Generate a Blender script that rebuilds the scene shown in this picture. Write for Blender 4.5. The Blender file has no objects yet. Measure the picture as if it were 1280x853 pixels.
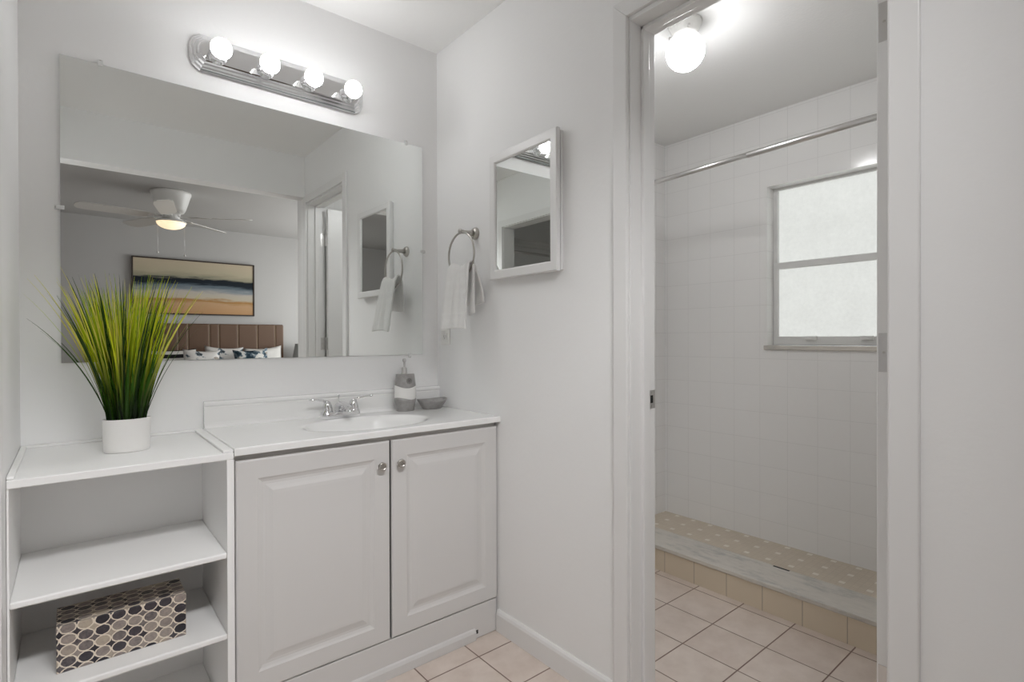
import bpy, bmesh, math, random
from mathutils import Vector, Matrix, noise
S = bpy.context.scene
COL = S.collection
PI = math.pi
rnd = random.Random(11)

# ------------------------------------------------------------------ camera
CAM = Vector((-1.2854, -2.0801, 1.1435))
YAW, PITCH, ROLL = 0.692743, -0.004554, -0.0025954
cam = bpy.data.cameras.new('camera'); co = bpy.data.objects.new('camera', cam); COL.objects.link(co)
cam.sensor_width = 36.0; cam.lens = 663.39 / 1280 * 36.0; cam.clip_start = 0.02
F = Vector((math.sin(YAW) * math.cos(PITCH), math.cos(YAW) * math.cos(PITCH), math.sin(PITCH)))
R0 = Vector((math.cos(YAW), -math.sin(YAW), 0)); U0 = R0.cross(F)
Rr = R0 * math.cos(ROLL) + U0 * math.sin(ROLL); Ur = U0 * math.cos(ROLL) - R0 * math.sin(ROLL)
co.matrix_world = Matrix(((Rr.x, Ur.x, -F.x, CAM.x), (Rr.y, Ur.y, -F.y, CAM.y), (Rr.z, Ur.z, -F.z, CAM.z), (0, 0, 0, 1)))
S.camera = co

# ------------------------------------------------------------------ light and exposure
BULB = 25.0          # radiance of the four vanity bulbs
GLOBE = 34.0          # bathroom ceiling globe
FANL = 0.8           # bedroom fan bowl
PANE = 0.92          # frosted bathroom window, lit by the day outside
BED_R = 44.0         # added fill from the bedroom's right side, unseen (W)
BED_C = 9.6         # added fill behind the header, aimed at the vanity (W)
BED_B = 3.0         # added fill from the bedroom's back wall, unseen (W)
S.view_settings.view_transform = 'Standard'; S.view_settings.look = 'None'
S.view_settings.gamma = 1.0; S.view_settings.use_curve_mapping = False
S.view_settings.exposure = 0.36
w = bpy.data.worlds.new('daylight'); S.world = w; w.use_nodes = True
w.node_tree.nodes['Background'].inputs[0].default_value = (0.86, 0.93, 1.0, 1)
w.node_tree.nodes['Background'].inputs[1].default_value = 1.2
def area(name, loc, rot, sx, sy, e, c=(1, 1, 1)):
    l = bpy.data.lights.new(name, 'AREA'); l.shape = 'RECTANGLE'; l.size = sx; l.size_y = sy; l.energy = e; l.color = c
    o = bpy.data.objects.new(name, l); COL.objects.link(o); o.location = loc; o.rotation_euler = rot
    return o
# added fill lamps in the bedroom, out of sight of camera and mirrors
area('bedroom_back_fill', (-1.93, -4.95, 1.05), (PI / 2, 0, 0), 0.9, 1.2, BED_B, (0.985, 0.99, 1.0))
area('bedroom_right_fill', (1.87, -3.5, 1.45), (0, PI / 2, 0), 1.4, 2.2, BED_R, (0.985, 0.99, 1.0))
# added tilted fill lamp, hidden behind the header, to brighten the vanity and shelves
bc = area('alcove_fill', (-0.95, -2.22, 2.36), (math.radians(48), 0, 0), 0.8, 0.18, BED_C, (0.99, 0.99, 1.0))
bc.data.spread = math.radians(110)
cy = S.cycles
cy.max_bounces = 14; cy.diffuse_bounces = 7; cy.glossy_bounces = 8; cy.transmission_bounces = 8
cy.sample_clamp_indirect = 4.0; cy.blur_glossy = 0.5
cy.use_denoising = True

# ------------------------------------------------------------------ materials
MATS = {}
def mat(name, col=(0.8, 0.8, 0.8), rough=0.5, metal=0.0, emit=None, estr=0.0, spec=0.5, coat=0.0):
    m = bpy.data.materials.new(name); m.use_nodes = True
    b = m.node_tree.nodes['Principled BSDF']
    b.inputs['Base Color'].default_value = (*col, 1); b.inputs['Roughness'].default_value = rough
    b.inputs['Metallic'].default_value = metal; b.inputs['Specular IOR Level'].default_value = spec
    b.inputs['Coat Weight'].default_value = coat
    if emit: b.inputs['Emission Color'].default_value = (*emit, 1); b.inputs['Emission Strength'].default_value = estr
    MATS[name] = m
    return m
def nt(m): return m.node_tree.nodes, m.node_tree.links, m.node_tree.nodes['Principled BSDF']
def nd(m, typ, **kw):
    n = m.node_tree.nodes.new(typ)
    for k, v in kw.items(): setattr(n, k, v)
    return n
def math_(m, op, a, b=None, c=None):
    n = nd(m, 'ShaderNodeMath', operation=op)
    for i, x in enumerate((a, b, c)):
        if x is None: continue
        if isinstance(x, (int, float)): n.inputs[i].default_value = x
        else: m.node_tree.links.new(x, n.inputs[i])
    return n.outputs[0]
def mix(m, fac, a, b):
    n = nd(m, 'ShaderNodeMix', data_type='RGBA')
    for i, x in ((0, fac), (6, a), (7, b)):
        if isinstance(x, (int, float)): n.inputs[i].default_value = x
        elif isinstance(x, tuple): n.inputs[i].default_value = (*x[:3], 1)
        else: m.node_tree.links.new(x, n.inputs[i])
    return n.outputs[2]
def coords(m, kind='Object'): return nd(m, 'ShaderNodeTexCoord').outputs[kind]
def sep(m, v):
    n = nd(m, 'ShaderNodeSeparateXYZ'); m.node_tree.links.new(v, n.inputs[0]); return n.outputs
def comb(m, x, y, z=0.0):
    n = nd(m, 'ShaderNodeCombineXYZ')
    for i, a in enumerate((x, y, z)):
        if isinstance(a, (int, float)): n.inputs[i].default_value = a
        else: m.node_tree.links.new(a, n.inputs[i])
    return n.outputs[0]
def noise_(m, vec, scale, detail=3.0, rough=0.5):
    n = nd(m, 'ShaderNodeTexNoise'); n.inputs['Scale'].default_value = scale; n.inputs['Detail'].default_value = detail
    n.inputs['Roughness'].default_value = rough
    if vec is not None: m.node_tree.links.new(vec, n.inputs['Vector'])
    return n.outputs['Fac']
def ramp(m, fac, stops):
    n = nd(m, 'ShaderNodeValToRGB'); e = n.color_ramp.elements
    while len(e) < len(stops): e.new(0.5)
    for el, (p, c) in zip(e, stops): el.position = p; el.color = (*c, 1)
    m.node_tree.links.new(fac, n.inputs[0]); return n.outputs[0]
def bump(m, h, strength, dist=0.01):
    n = nd(m, 'ShaderNodeBump'); n.inputs['Strength'].default_value = strength; n.inputs['Distance'].default_value = dist
    m.node_tree.links.new(h, n.inputs['Height']); m.node_tree.links.new(n.outputs[0], nt(m)[2].inputs['Normal'])
def paint(name, col, rough=0.6, b=0.12, sc=55.0):
    m = mat(name, col, rough, spec=0.3)
    bump(m, noise_(m, coords(m), sc, 3.0), b, 0.004)
    return m
def brick(m, vec, wd, ht, mortar, c1, c2, cm, bias=0.0):
    n = nd(m, 'ShaderNodeTexBrick'); n.offset = 0.0; n.squash = 1.0
    m.node_tree.links.new(vec, n.inputs['Vector'])
    n.inputs['Scale'].default_value = 1.0; n.inputs['Brick Width'].default_value = wd; n.inputs['Row Height'].default_value = ht
    n.inputs['Mortar Size'].default_value = mortar; n.inputs['Mortar Smooth'].default_value = 0.3; n.inputs['Bias'].default_value = bias
    for k, c in (('Color1', c1), ('Color2', c2), ('Mortar', cm)): n.inputs[k].default_value = (*c, 1)
    return n.outputs['Color'], n.outputs['Fac']

WALL = paint('wall_paint', (0.87, 0.87, 0.866))
CEIL = paint('ceiling_paint', (0.86, 0.86, 0.85), 0.8, 0.2, 90)
BEDW = paint('bedroom_paint', (0.47, 0.46, 0.45))
TRIM = mat('trim_enamel', (0.80, 0.797, 0.79), 0.35)
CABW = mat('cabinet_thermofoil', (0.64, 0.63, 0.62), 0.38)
SHELFW = paint('shelf_paint', (0.87, 0.868, 0.86), 0.45, 0.05, 30)
TOPW = mat('cultured_marble', (0.86, 0.86, 0.85), 0.12, coat=0.3)
CHROME = mat('chrome', (0.82, 0.82, 0.83), 0.07, 1.0)
NICKEL = mat('brushed_nickel', (0.50, 0.48, 0.45), 0.30, 1.0)
STEEL = mat('satin_steel', (0.62, 0.61, 0.60), 0.28, 1.0)
MIRROR = mat('mirror_silver', (0.88, 0.90, 0.885), 0.0, 1.0)
EDGE = mat('mirror_edge', (0.16, 0.19, 0.18), 0.2)
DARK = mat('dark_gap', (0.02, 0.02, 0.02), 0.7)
PLAST = mat('white_plastic', (0.83, 0.825, 0.80), 0.35)
CLEAR = mat('clear_clip', (0.75, 0.76, 0.75), 0.15)
BULBM = mat('lit_bulb', (0.9, 0.9, 0.9), 0.3, emit=(0.99, 0.99, 1.0), estr=BULB)
OPALTOP = mat('dimmed_opal_top', (0.9, 0.9, 0.9), 0.25, emit=(0.99, 0.99, 1.0), estr=1.0)
GLOBEM = mat('lit_opal_globe', (0.9, 0.9, 0.9), 0.25, emit=(0.99, 0.99, 1.0), estr=GLOBE)
FANGL = mat('lit_fan_bowl', (0.9, 0.85, 0.75), 0.4, emit=(1.0, 0.74, 0.45), estr=FANL)
CERG = mat('pot_ceramic', (0.78, 0.77, 0.75), 0.35)
SOIL = mat('dark_soil', (0.03, 0.022, 0.018), 0.9)

# floor tile: beige ceramic squares with brown grout
FLOOR = mat('floor_tile', (0.6, 0.5, 0.45), 0.32)
def _():
    m = FLOOR; N, L, B = nt(m); v = sep(m, coords(m))
    vec = comb(m, math_(m, 'ADD', v[0], 0.165), math_(m, 'ADD', v[1], 0.750))
    c, f = brick(m, vec, 0.2115, 0.2115, 0.0028, (0.66, 0.575, 0.515), (0.70, 0.62, 0.56), (0.22, 0.15, 0.12))
    mot = ramp(m, noise_(m, coords(m), 11, 4, 0.6), [(0.3, (0.90, 0.87, 0.85)), (0.7, (1.05, 1.05, 1.05))])
    x = nd(m, 'ShaderNodeMix', data_type='RGBA', blend_type='MULTIPLY'); x.inputs[0].default_value = 1.0
    L.new(c, x.inputs[6]); L.new(mot, x.inputs[7]); L.new(x.outputs[2], B.inputs['Base Color'])
    bump(m, math_(m, 'SUBTRACT', 1.0, f), 0.5, 0.002)
_()
def tile_wall(name, a, b, offa, offb, size, c1, c2, cm, rough=0.14, mortar=0.0011):
    m = mat(name, c1, rough); N, L, B = nt(m); v = sep(m, coords(m))
    vec = comb(m, math_(m, 'ADD', v[a], offa), math_(m, 'ADD', v[b], offb))
    c, f = brick(m, vec, size, size, mortar, c1, c2, cm)
    L.new(c, B.inputs['Base Color']); bump(m, math_(m, 'SUBTRACT', 1.0, f), 0.35, 0.0015)
    return m
WT = dict(size=0.1365, c1=(0.85, 0.845, 0.835), c2=(0.86, 0.855, 0.845), cm=(0.74, 0.735, 0.725))
TILE_X = tile_wall('white_tile_back', 1, 2, 0.939 + 0.1365 * 20, 0.3275 - 0.2730, **WT)
TILE_Y = tile_wall('white_tile_side', 0, 2, 0.03, 0.3275 - 0.2730, **WT)
CURBT = tile_wall('tan_curb_tile', 1, 2, 0.882 + 0.1585 * 20, 0.04, 0.1585, (0.68, 0.59, 0.46), (0.70, 0.605, 0.475), (0.40, 0.34, 0.27), 0.3, 0.0018)
MOSA = mat('tan_shower_mosaic', (0.5, 0.43, 0.35), 0.45)
def _():
    m = MOSA; N, L, B = nt(m); v = sep(m, coords(m))
    vec = comb(m, math_(m, 'ADD', v[0], 3.0), math_(m, 'ADD', v[1], 3.0))
    c, f = brick(m, vec, 0.0255, 0.0255, 0.0012, (0.58, 0.505, 0.41), (0.61, 0.535, 0.435), (0.53, 0.46, 0.375))
    # every fourth tile of a staggered grid is a pale insert
    ux = math_(m, 'MODULO', math_(m, 'FLOOR', math_(m, 'DIVIDE', math_(m, 'ADD', v[0], 3.0), 0.0255)), 4)
    uy = math_(m, 'MODULO', math_(m, 'ADD', math_(m, 'FLOOR', math_(m, 'DIVIDE', math_(m, 'ADD', v[1], 3.0), 0.0255)), math_(m, 'MULTIPLY', ux, 0.5)), 4)
    pick = math_(m, 'MULTIPLY', math_(m, 'LESS_THAN', math_(m, 'MODULO', ux, 4), 0.5), math_(m, 'LESS_THAN', uy, 0.5))
    ok = math_(m, 'MULTIPLY', pick, math_(m, 'SUBTRACT', 1.0, f))
    L.new(mix(m, ok, c, (0.76, 0.71, 0.63)), B.inputs['Base Color'])
_()
MARBLE = mat('grey_marble', (0.6, 0.58, 0.55), 0.25)
def _():
    m = MARBLE; N, L, B = nt(m)
    mp = nd(m, 'ShaderNodeMapping'); mp.inputs['Scale'].default_value = (9, 3, 9); L.new(coords(m), mp.inputs[0])
    n1 = noise_(m, mp.outputs[0], 2.2, 7, 0.7)
    L.new(ramp(m, n1, [(0.3, (0.42, 0.41, 0.39)), (0.48, (0.60, 0.57, 0.52)), (0.75, (0.68, 0.64, 0.58))]), B.inputs['Base Color'])
_()
FROST = bpy.data.materials.new('frosted_pane'); FROST.use_nodes = True
def _():
    m = FROST; N, L, B = nt(m)
    B.inputs['Base Color'].default_value = (0.22, 0.23, 0.22, 1); B.inputs['Roughness'].default_value = 0.45
    n1 = noise_(m, coords(m), 9, 5, 0.65); n2 = noise_(m, coords(m), 60, 3, 0.6)
    k = math_(m, 'ADD', math_(m, 'MULTIPLY', n1, 0.10), math_(m, 'MULTIPLY', n2, 0.12))
    B.inputs['Emission Color'].default_value = (0.965, 0.985, 0.95, 1)
    L.new(math_(m, 'MULTIPLY', math_(m, 'ADD', k, 0.44), PANE), B.inputs['Emission Strength'])
    bump(m, n2, 0.4, 0.003)
_()
WOODB = mat('bedroom_floor', (0.42, 0.33, 0.26), 0.5)
WINM = mat('window_aluminium', (0.72, 0.72, 0.71), 0.4)

# ------------------------------------------------------------------ mesh helpers
class MB:
    """collects shapes into one mesh"""
    def __init__(s): s.bm = bmesh.new(); s.uv = s.bm.loops.layers.uv.new('UVMap')
    def box(s, x0, x1, y0, y1, z0, z1, bev=0.0, seg=2, mi=0, M=None):
        x0, x1 = min(x0, x1), max(x0, x1); y0, y1 = min(y0, y1), max(y0, y1); z0, z1 = min(z0, z1), max(z0, z1)
        vs = [s.bm.verts.new((x, y, z)) for x in (x0, x1) for y in (y0, y1) for z in (z0, z1)]
        fs = []
        for q in ((0, 1, 3, 2), (4, 6, 7, 5), (0, 4, 5, 1), (2, 3, 7, 6), (0, 2, 6, 4), (1, 5, 7, 3)):
            f = s.bm.faces.new([vs[i] for i in q]); f.material_index = mi; fs.append(f)
        if M is not None: bmesh.ops.transform(s.bm, matrix=M, verts=vs)
        if bev > 0:
            es = list({e for f in fs for e in f.edges})
            r = bmesh.ops.bevel(s.bm, geom=es, offset=bev, segments=seg, affect='EDGES', profile=0.5)
            for f in r['faces']: f.material_index = mi
        return s
    def lathe(s, prof, n=32, M=None, mi=0, sx=1.0, sy=1.0, cap0=True, cap1=True):
        """prof: list of (r, z) from bottom to top, round the z axis"""
        rings = []
        for r, z in prof:
            rings.append([s.bm.verts.new((r * sx * math.cos(2 * PI * k / n), r * sy * math.sin(2 * PI * k / n), z)) for k in range(n)])
        for a, b in zip(rings, rings[1:]):
            for k in range(n):
                f = s.bm.faces.new((a[k], a[(k + 1) % n], b[(k + 1) % n], b[k])); f.smooth = True; f.material_index = mi
        if cap0: f = s.bm.faces.new(rings[0][::-1]); f.material_index = mi
        if cap1: f = s.bm.faces.new(rings[-1]); f.material_index = mi
        if M is not None: bmesh.ops.transform(s.bm, matrix=M, verts=[v for r in rings for v in r])
        return s
    def tube(s, pts, r, n=12, mi=0, closed=False):
        pts = [Vector(p) for p in pts]; rs = r if isinstance(r, (list, tuple)) else [r] * len(pts)
        rings = []; up = None; m = len(pts)
        for i, p in enumerate(pts):
            if closed: t = (pts[(i + 1) % m] - pts[i - 1]).normalized()
            else: t = (pts[min(i + 1, m - 1)] - pts[max(i - 1, 0)]).normalized()
            if up is None:
                up = Vector((0, 0, 1)) if abs(t.z) < 0.9 else Vector((1, 0, 0))
            a = t.cross(up); a = a.normalized() if a.length > 1e-6 else t.orthogonal().normalized()
            b = a.cross(t).normalized(); up = b
            rings.append([s.bm.verts.new(p + (a * math.cos(2 * PI * k / n) + b * math.sin(2 * PI * k / n)) * rs[i]) for k in range(n)])
        prs = list(zip(rings, rings[1:])) + ([(rings[-1], rings[0])] if closed else [])
        for A, B in prs:
            for k in range(n):
                f = s.bm.faces.new((A[k], A[(k + 1) % n], B[(k + 1) % n], B[k])); f.smooth = True; f.material_index = mi
        if not closed:
            for rg in (rings[0][::-1], rings[-1]):
                f = s.bm.faces.new(rg); f.material_index = mi
        return s
    def sphere(s, c, r, n=24, mi=0, sc=(1, 1, 1)):
        res = bmesh.ops.create_uvsphere(s.bm, u_segments=n, v_segments=n // 2, radius=r,
              matrix=Matrix.Translation(c) @ Matrix.Diagonal((*sc, 1)))
        for v in res['verts']:
            for f in v.link_faces: f.smooth = True; f.material_index = mi
        return s
    def poly(s, pts, axis, a0, a1, mi=0, smooth=False):
        """closed outline of 2-D pts, swept along axis from a0 to a1; 2-D axes are the other two in xyz order"""
        def P(p, a):
            q = list(p); q.insert('xyz'.index(axis), a); return s.bm.verts.new(q)
        A = [P(p, a0) for p in pts]; B = [P(p, a1) for p in pts]; n = len(pts)
        fs = [s.bm.faces.new(A[::-1]), s.bm.faces.new(B)]
        for k in range(n):
            f = s.bm.faces.new((A[k], A[(k + 1) % n], B[(k + 1) % n], B[k])); f.smooth = smooth; fs.append(f)
        for f in fs: f.material_index = mi
        return s
    def grid(s, fn, nu, nv, mi=0, smooth=True):
        V = [[s.bm.verts.new(fn(i / nu, j / nv)) for j in range(nv + 1)] for i in range(nu + 1)]
        for i in range(nu):
            for j in range(nv):
                f = s.bm.faces.new((V[i][j], V[i + 1][j], V[i + 1][j + 1], V[i][j + 1])); f.smooth = smooth; f.material_index = mi
                for l, (a, b) in zip(f.loops, ((i, j), (i + 1, j), (i + 1, j + 1), (i, j + 1))): l[s.uv].uv = (a / nu, b / nv)
        return V
    def build(s, name, mats, parent=None, fix=True):
        if fix: bmesh.ops.recalc_face_normals(s.bm, faces=s.bm.faces[:])
        me = bpy.data.meshes.new(name); s.bm.to_mesh(me); s.bm.free()
        for m in (mats if isinstance(mats, (list, tuple)) else [mats]): me.materials.append(m)
        o = bpy.data.objects.new(name, me); COL.objects.link(o)
        if parent: o.parent = parent; o.matrix_parent_inverse = Matrix.Translation(-parent.location) if parent.type == 'EMPTY' else Matrix()
        return o
def thing(name, label, cat, loc=(0, 0, 0), group=None):
    o = bpy.data.objects.new(name, None); COL.objects.link(o); o.location = loc; o.empty_display_size = 0.05
    return tag(o, label, cat, group)
def tag(o, label=None, cat=None, group=None, kind=None):
    for k, v in (('label', label), ('category', cat), ('group', group), ('kind', kind)):
        if v: o[k] = v
    return o
def struct(name, mb, m, parent=None, label=None):
    o = mb.build(name, m, parent)
    if not parent: o['kind'] = 'structure'
    if label: o['label'] = label
    return o
def solidify(o, t, off=0.0):
    md = o.modifiers.new('solid', 'SOLIDIFY'); md.thickness = t; md.offset = off
def subsurf(o, n=2):
    md = o.modifiers.new('sub', 'SUBSURF'); md.levels = n; md.render_levels = n
RX = lambda a: Matrix.Rotation(a, 4, 'X'); RY = lambda a: Matrix.Rotation(a, 4, 'Y'); RZ = lambda a: Matrix.Rotation(a, 4, 'Z')
T = lambda *p: Matrix.Translation(p)

# ------------------------------------------------------------------ the setting
XL, ZC = -1.400, 2.44
DL, DR, DH = -1.087, -1.734, 2.090          # bathroom door opening in the right wall
struct('floor', MB().box(-1.52, 0.10, -1.92, 0.1, -0.05, 0).box(0.10, 1.6, -1.92, 0.0, -0.05, 0), FLOOR)
struct('ceiling', MB().box(-1.52, 0.12, -1.92, 0.1, ZC, ZC + 0.06), CEIL)
struct('wall_back', MB().box(-2.7, 0.12, 0, 0.1, 0, ZC), WALL)
struct('wall_right', MB().box(0, 0.12, DL + 0.015, 0, 0, ZC).box(0, 0.12, -1.95, DR - 0.015, 0, ZC)
       .box(0, 0.12, DR - 0.015, DL + 0.015, DH + 0.015, ZC), WALL)
CY0, CY1, CZ = -0.75, -1.345, 2.045           # closet doorway in the left wall
struct('wall_left', MB().box(XL - 0.11, XL, CY0 + 0.015, 0, 0, ZC).box(XL - 0.11, XL, -1.92, CY1 - 0.015, 0, ZC)
       .box(XL - 0.11, XL, CY1 - 0.015, CY0 + 0.015, CZ + 0.015, ZC), WALL)
struct('wall_header', MB().box(XL, 0, -1.905, -1.79, 2.152, ZC), WALL)
# frame of the bathroom doorway: jambs with stops, and mitred casing
fr = MB()
for ya, yb, st in ((DL, DL + 0.015, -0.011), (DR - 0.015, DR, 0.011)):
    fr.box(0, 0.12, ya, yb, 0, DH + 0.015, 0.001)
    e = DL if st < 0 else DR
    fr.box(0.05, 0.080, e, e + st, 0, DH, 0.002)
fr.box(0, 0.12, DR, DL, DH, DH + 0.015, 0.001).box(0.05, 0.080, DR, DL, DH - 0.011, DH, 0.002)
trim1 = struct('trim_1', fr, TRIM)
def casing(mb, x0, x1, ya, yb, z, wd):
    """flat casing round an opening ya>yb, head at z, outside x0..x1"""
    for (p, q) in (((ya, ya + wd)), ((yb, yb - wd))):
        s_ = 1 if q > p else -1
        vs = [(p, 0), (q, 0), (q, z + wd), (p, z)]
        mb.poly(vs, 'x', x0, x1)
    mb.poly([(yb, z), (ya, z), (ya + wd, z + wd), (yb - wd, z + wd)], 'x', x0, x1)
cs = MB(); casing(cs, -0.014, 0, DL + 0.005, DR - 0.005, DH + 0.012, 0.052)
o = struct('casing', cs, TRIM, trim1); b_ = o.modifiers.new('bevel', 'BEVEL'); b_.width = 0.003; b_.segments = 2
# strike plate in the left jamb
sp = MB().box(0.090, 0.1185, DL - 0.0015, DL, 0.925, 0.982, 0.0006)
spo = struct('strike_plate', sp, STEEL, trim1, 'steel strike plate')
struct('latch_hole', MB().box(0.095, 0.108, DL - 0.0019, DL - 0.0012, 0.942, 0.966), DARK, spo)
for z in (0.933, 0.975):
    struct('screw', MB().lathe([(0.0022, 0), (0.0018, 0.0008)], 12, T(0.101, DL - 0.0015, z) @ RX(PI / 2)), NICKEL, spo)
# closet doorway frame
fr = MB()
fr.box(XL - 0.11, XL, CY0, CY0 + 0.015, 0, CZ + 0.015).box(XL - 0.11, XL, CY1 - 0.015, CY1, 0, CZ + 0.015).box(XL - 0.11, XL, CY1, CY0, CZ, CZ + 0.015)
trim2 = struct('trim_2', fr, TRIM)
cs = MB(); casing(cs, XL, XL + 0.014, CY0 + 0.005, CY1 - 0.005, CZ + 0.005, 0.05)
struct('casing', cs, TRIM, trim2)
# baseboard along the right wall with an eased top
def baseboard(name, y0, y1):
    struct(name, MB().poly([(0, 0), (-0.013, 0), (-0.013, 0.066), (-0.010, 0.076), (-0.004, 0.083), (0, 0.083)], 'y', y0, y1), TRIM)
baseboard('baseboard_right', DL + 0.057, -0.445)
# the open door, swung into the bathroom
DX, DY0, DY1 = 0.124, -1.716, -1.681
door = struct('door_1', MB().box(DX, DX + 0.61, DY0, DY1, 0.012, 2.07, 0.0015), TRIM)
for z in (1.855, 1.110, 0.357):
    h = MB()
    h.box(DX - 0.0012, DX + 0.0004, DY0 - 0.0, DY1 - 0.0035, z - 0.044, z + 0.044, 0.0004)           # leaf on the door edge
    h.box(0.089, 0.1195, DR, DR + 0.0012, z - 0.044, z + 0.044, 0.0004)                              # leaf on the jamb
    h.lathe([(0.0055, z - 0.045), (0.0065, z - 0.043), (0.0065, z + 0.043), (0.0055, z + 0.045)], 14, T(0.1245, DR + 0.0075, 0))
    for dz in (-0.03, 0.0, 0.03):
        h.lathe([(0.003, 0), (0.0025, 0.0008)], 10, T(DX - 0.0012, DY0 + (0.012 if dz else 0.021), z + dz) @ RY(-PI / 2), 1)
        h.lathe([(0.003, 0), (0.0025, 0.0008)], 10, T(0.104 if dz else 0.099, DR + 0.0012, z + dz) @ RX(-PI / 2), 1)
    struct('hinge', h, [STEEL, NICKEL], door, 'steel butt hinge')
struct('door_knob', MB().lathe([(0.026, 0), (0.026, 0.006), (0.011, 0.010), (0.011, 0.03), (0.024, 0.04), (0.027, 0.05), (0.02, 0.062), (0.004, 0.066)], 24,
       T(DX + 0.545, DY1, 0.95) @ RX(-PI / 2)), STEEL, door)

# ------------------------------------------------------------------ bathroom behind the door
SX, SY0, SY1, SZ = 1.420, -0.240, -1.86, 2.279
WY0, WY1, WZ0, WZ1 = -0.832, -1.72, 1.106, 1.912          # window recess
struct('wall_shower_back', MB().box(SX, SX + 0.14, WY0, SY0 + 0.1, 0, SZ).box(SX, SX + 0.14, SY1 - 0.1, WY1, 0, SZ)
       .box(SX, SX + 0.14, WY1, WY0, 0, WZ0 - 0.02).box(SX, SX + 0.14, WY1, WY0, WZ1, SZ), TILE_X)
struct('wall_shower_left', MB().box(0.12, SX, SY0, SY0 + 0.1, 0, SZ), TILE_Y)
struct('wall_shower_right', MB().box(0.12, SX, SY1 - 0.06, SY1, 0, SZ), TILE_Y)
struct('ceiling_shower', MB().box(0.12, SX + 0.14, SY1 - 0.1, SY0 + 0.1, SZ, SZ + 0.05), CEIL)
struct('floor_shower', MB().box(1.13, SX, SY1, SY0, 0, 0.118), MOSA, None)
struct('floor_curb', MB().box(0.937, 1.0, SY1, SY0, 0, 0.104).box(1.0, 1.13, SY1, SY0, 0, 0.104), CURBT)
struct('trim_3', MB().box(0.929, 1.135, SY1, SY0, 0.104, 0.124, 0.004, 3), MARBLE)
tag(struct('drain_slot', MB().box(1.118, 1.130, -1.072, -1.002, 0.1236, 0.1246, 0.0003), DARK, None), 'short dark slot in the shower threshold beside the mosaic floor', 'drain slot')
# window with two frosted sashes
win = struct('window_1', MB().box(SX + 0.07, SX + 0.10, WY0 - 0.0065, WY0 - 0.028, WZ0 + 0.0005, WZ1 - 0.0065).box(SX + 0.07, SX + 0.10, WY1 + 0.028, WY1 + 0.0065, WZ0 + 0.0005, WZ1 - 0.0065)
    .box(SX + 0.071, SX + 0.099, WY1 + 0.028, WY0 - 0.028, WZ1 - 0.017, WZ1 - 0.0065).box(SX + 0.071, SX + 0.099, WY1 + 0.028, WY0 - 0.028, WZ0 + 0.0005, WZ0 + 0.03), WINM)
struct('window_recess', MB().box(SX + 0.001, SX + 0.14, WY0 - 0.0, WY0 - 0.006, WZ0, WZ1).box(SX + 0.001, SX + 0.14, WY1, WY1 + 0.006, WZ0, WZ1)
    .box(SX + 0.001, SX + 0.14, WY1 + 0.006, WY0 - 0.006, WZ1 - 0.006, WZ1), TILE_Y, win, 'white tiled reveal')
struct('pane', MB().box(SX + 0.088, SX + 0.092, WY1 + 0.02, WY0 - 0.02, 1.505, WZ1 - 0.012), FROST, win, 'upper frosted pane')
struct('pane', MB().box(SX + 0.078, SX + 0.082, WY1 + 0.02, WY0 - 0.02, WZ0 + 0.02, 1.505), FROST, win, 'lower frosted pane')
struct('meeting_rail', MB().box(SX + 0.066, SX + 0.095, WY1 + 0.01, WY0 - 0.0085, 1.492, 1.526, 0.003), WINM, win)
struct('stile', MB().box(SX + 0.066, SX + 0.0865, WY0 - 0.012, WY0 - 0.034, WZ0 + 0.044, 1.493, 0.002), WINM, win)
struct('bottom_rail', MB().box(SX + 0.0655, SX + 0.087, WY1 + 0.01, WY0 - 0.0085, WZ0 + 0.003, WZ0 + 0.0445, 0.002), WINM, win)
for y in (-1.00, -1.235):
    struct('sash_lift', MB().box(SX + 0.052, SX + 0.066, y, y - 0.05, WZ0 + 0.028, WZ0 + 0.046, 0.002), WINM, win)
struct('window_sill', MB().box(SX - 0.012, SX + 0.075, WY1 - 0.01, WY0 + 0.006, WZ0 - 0.022, WZ0, 0.003), MARBLE, win, 'grey marble sill')

# ------------------------------------------------------------------ closet behind the left doorway
struct('wall_closet', MB().box(-2.7, -2.6, -1.92, 0, 0, ZC).box(-2.6, XL - 0.11, -1.92, -1.86, 0, ZC), WALL)
struct('ceiling_closet', MB().box(-2.7, XL - 0.11, -1.92, 0, ZC, ZC + 0.06), CEIL)
struct('floor_closet', MB().box(-2.7, -1.52, -1.92, 0, -0.05, 0), FLOOR)
ws = thing('wire_shelf', 'white wire closet shelf seen through the closet doorway', 'shelf', (-2.05, -1.86, 1.96))
m_ = MB()
for z, y in ((2.020, -1.555), (1.970, -1.555), (2.020, -1.70), (2.020, -1.848)):
    m_.tube([(-2.595, y, z), (-1.52, y, z)], 0.0035, 8)
m_.build('front_lip', PLAST, ws)
m_ = MB()
for k in range(42):
    x = -2.58 + k * 0.0254
    m_.tube([(x, -1.85, 2.024), (x, -1.555, 2.024)], 0.0016, 6)
m_.build('wire_deck', PLAST, ws)
for k in range(6):
    x = -2.5 + k * 0.19
    MB().tube([(x, -1.555, 2.020), (x, -1.555, 1.970)], 0.003, 6).build('upright', PLAST, ws)
MB().tube([(-2.595, -1.60, 1.915), (-1.515, -1.60, 1.915)], 0.012, 12).build('hanging_rod', STEEL, ws)

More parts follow.
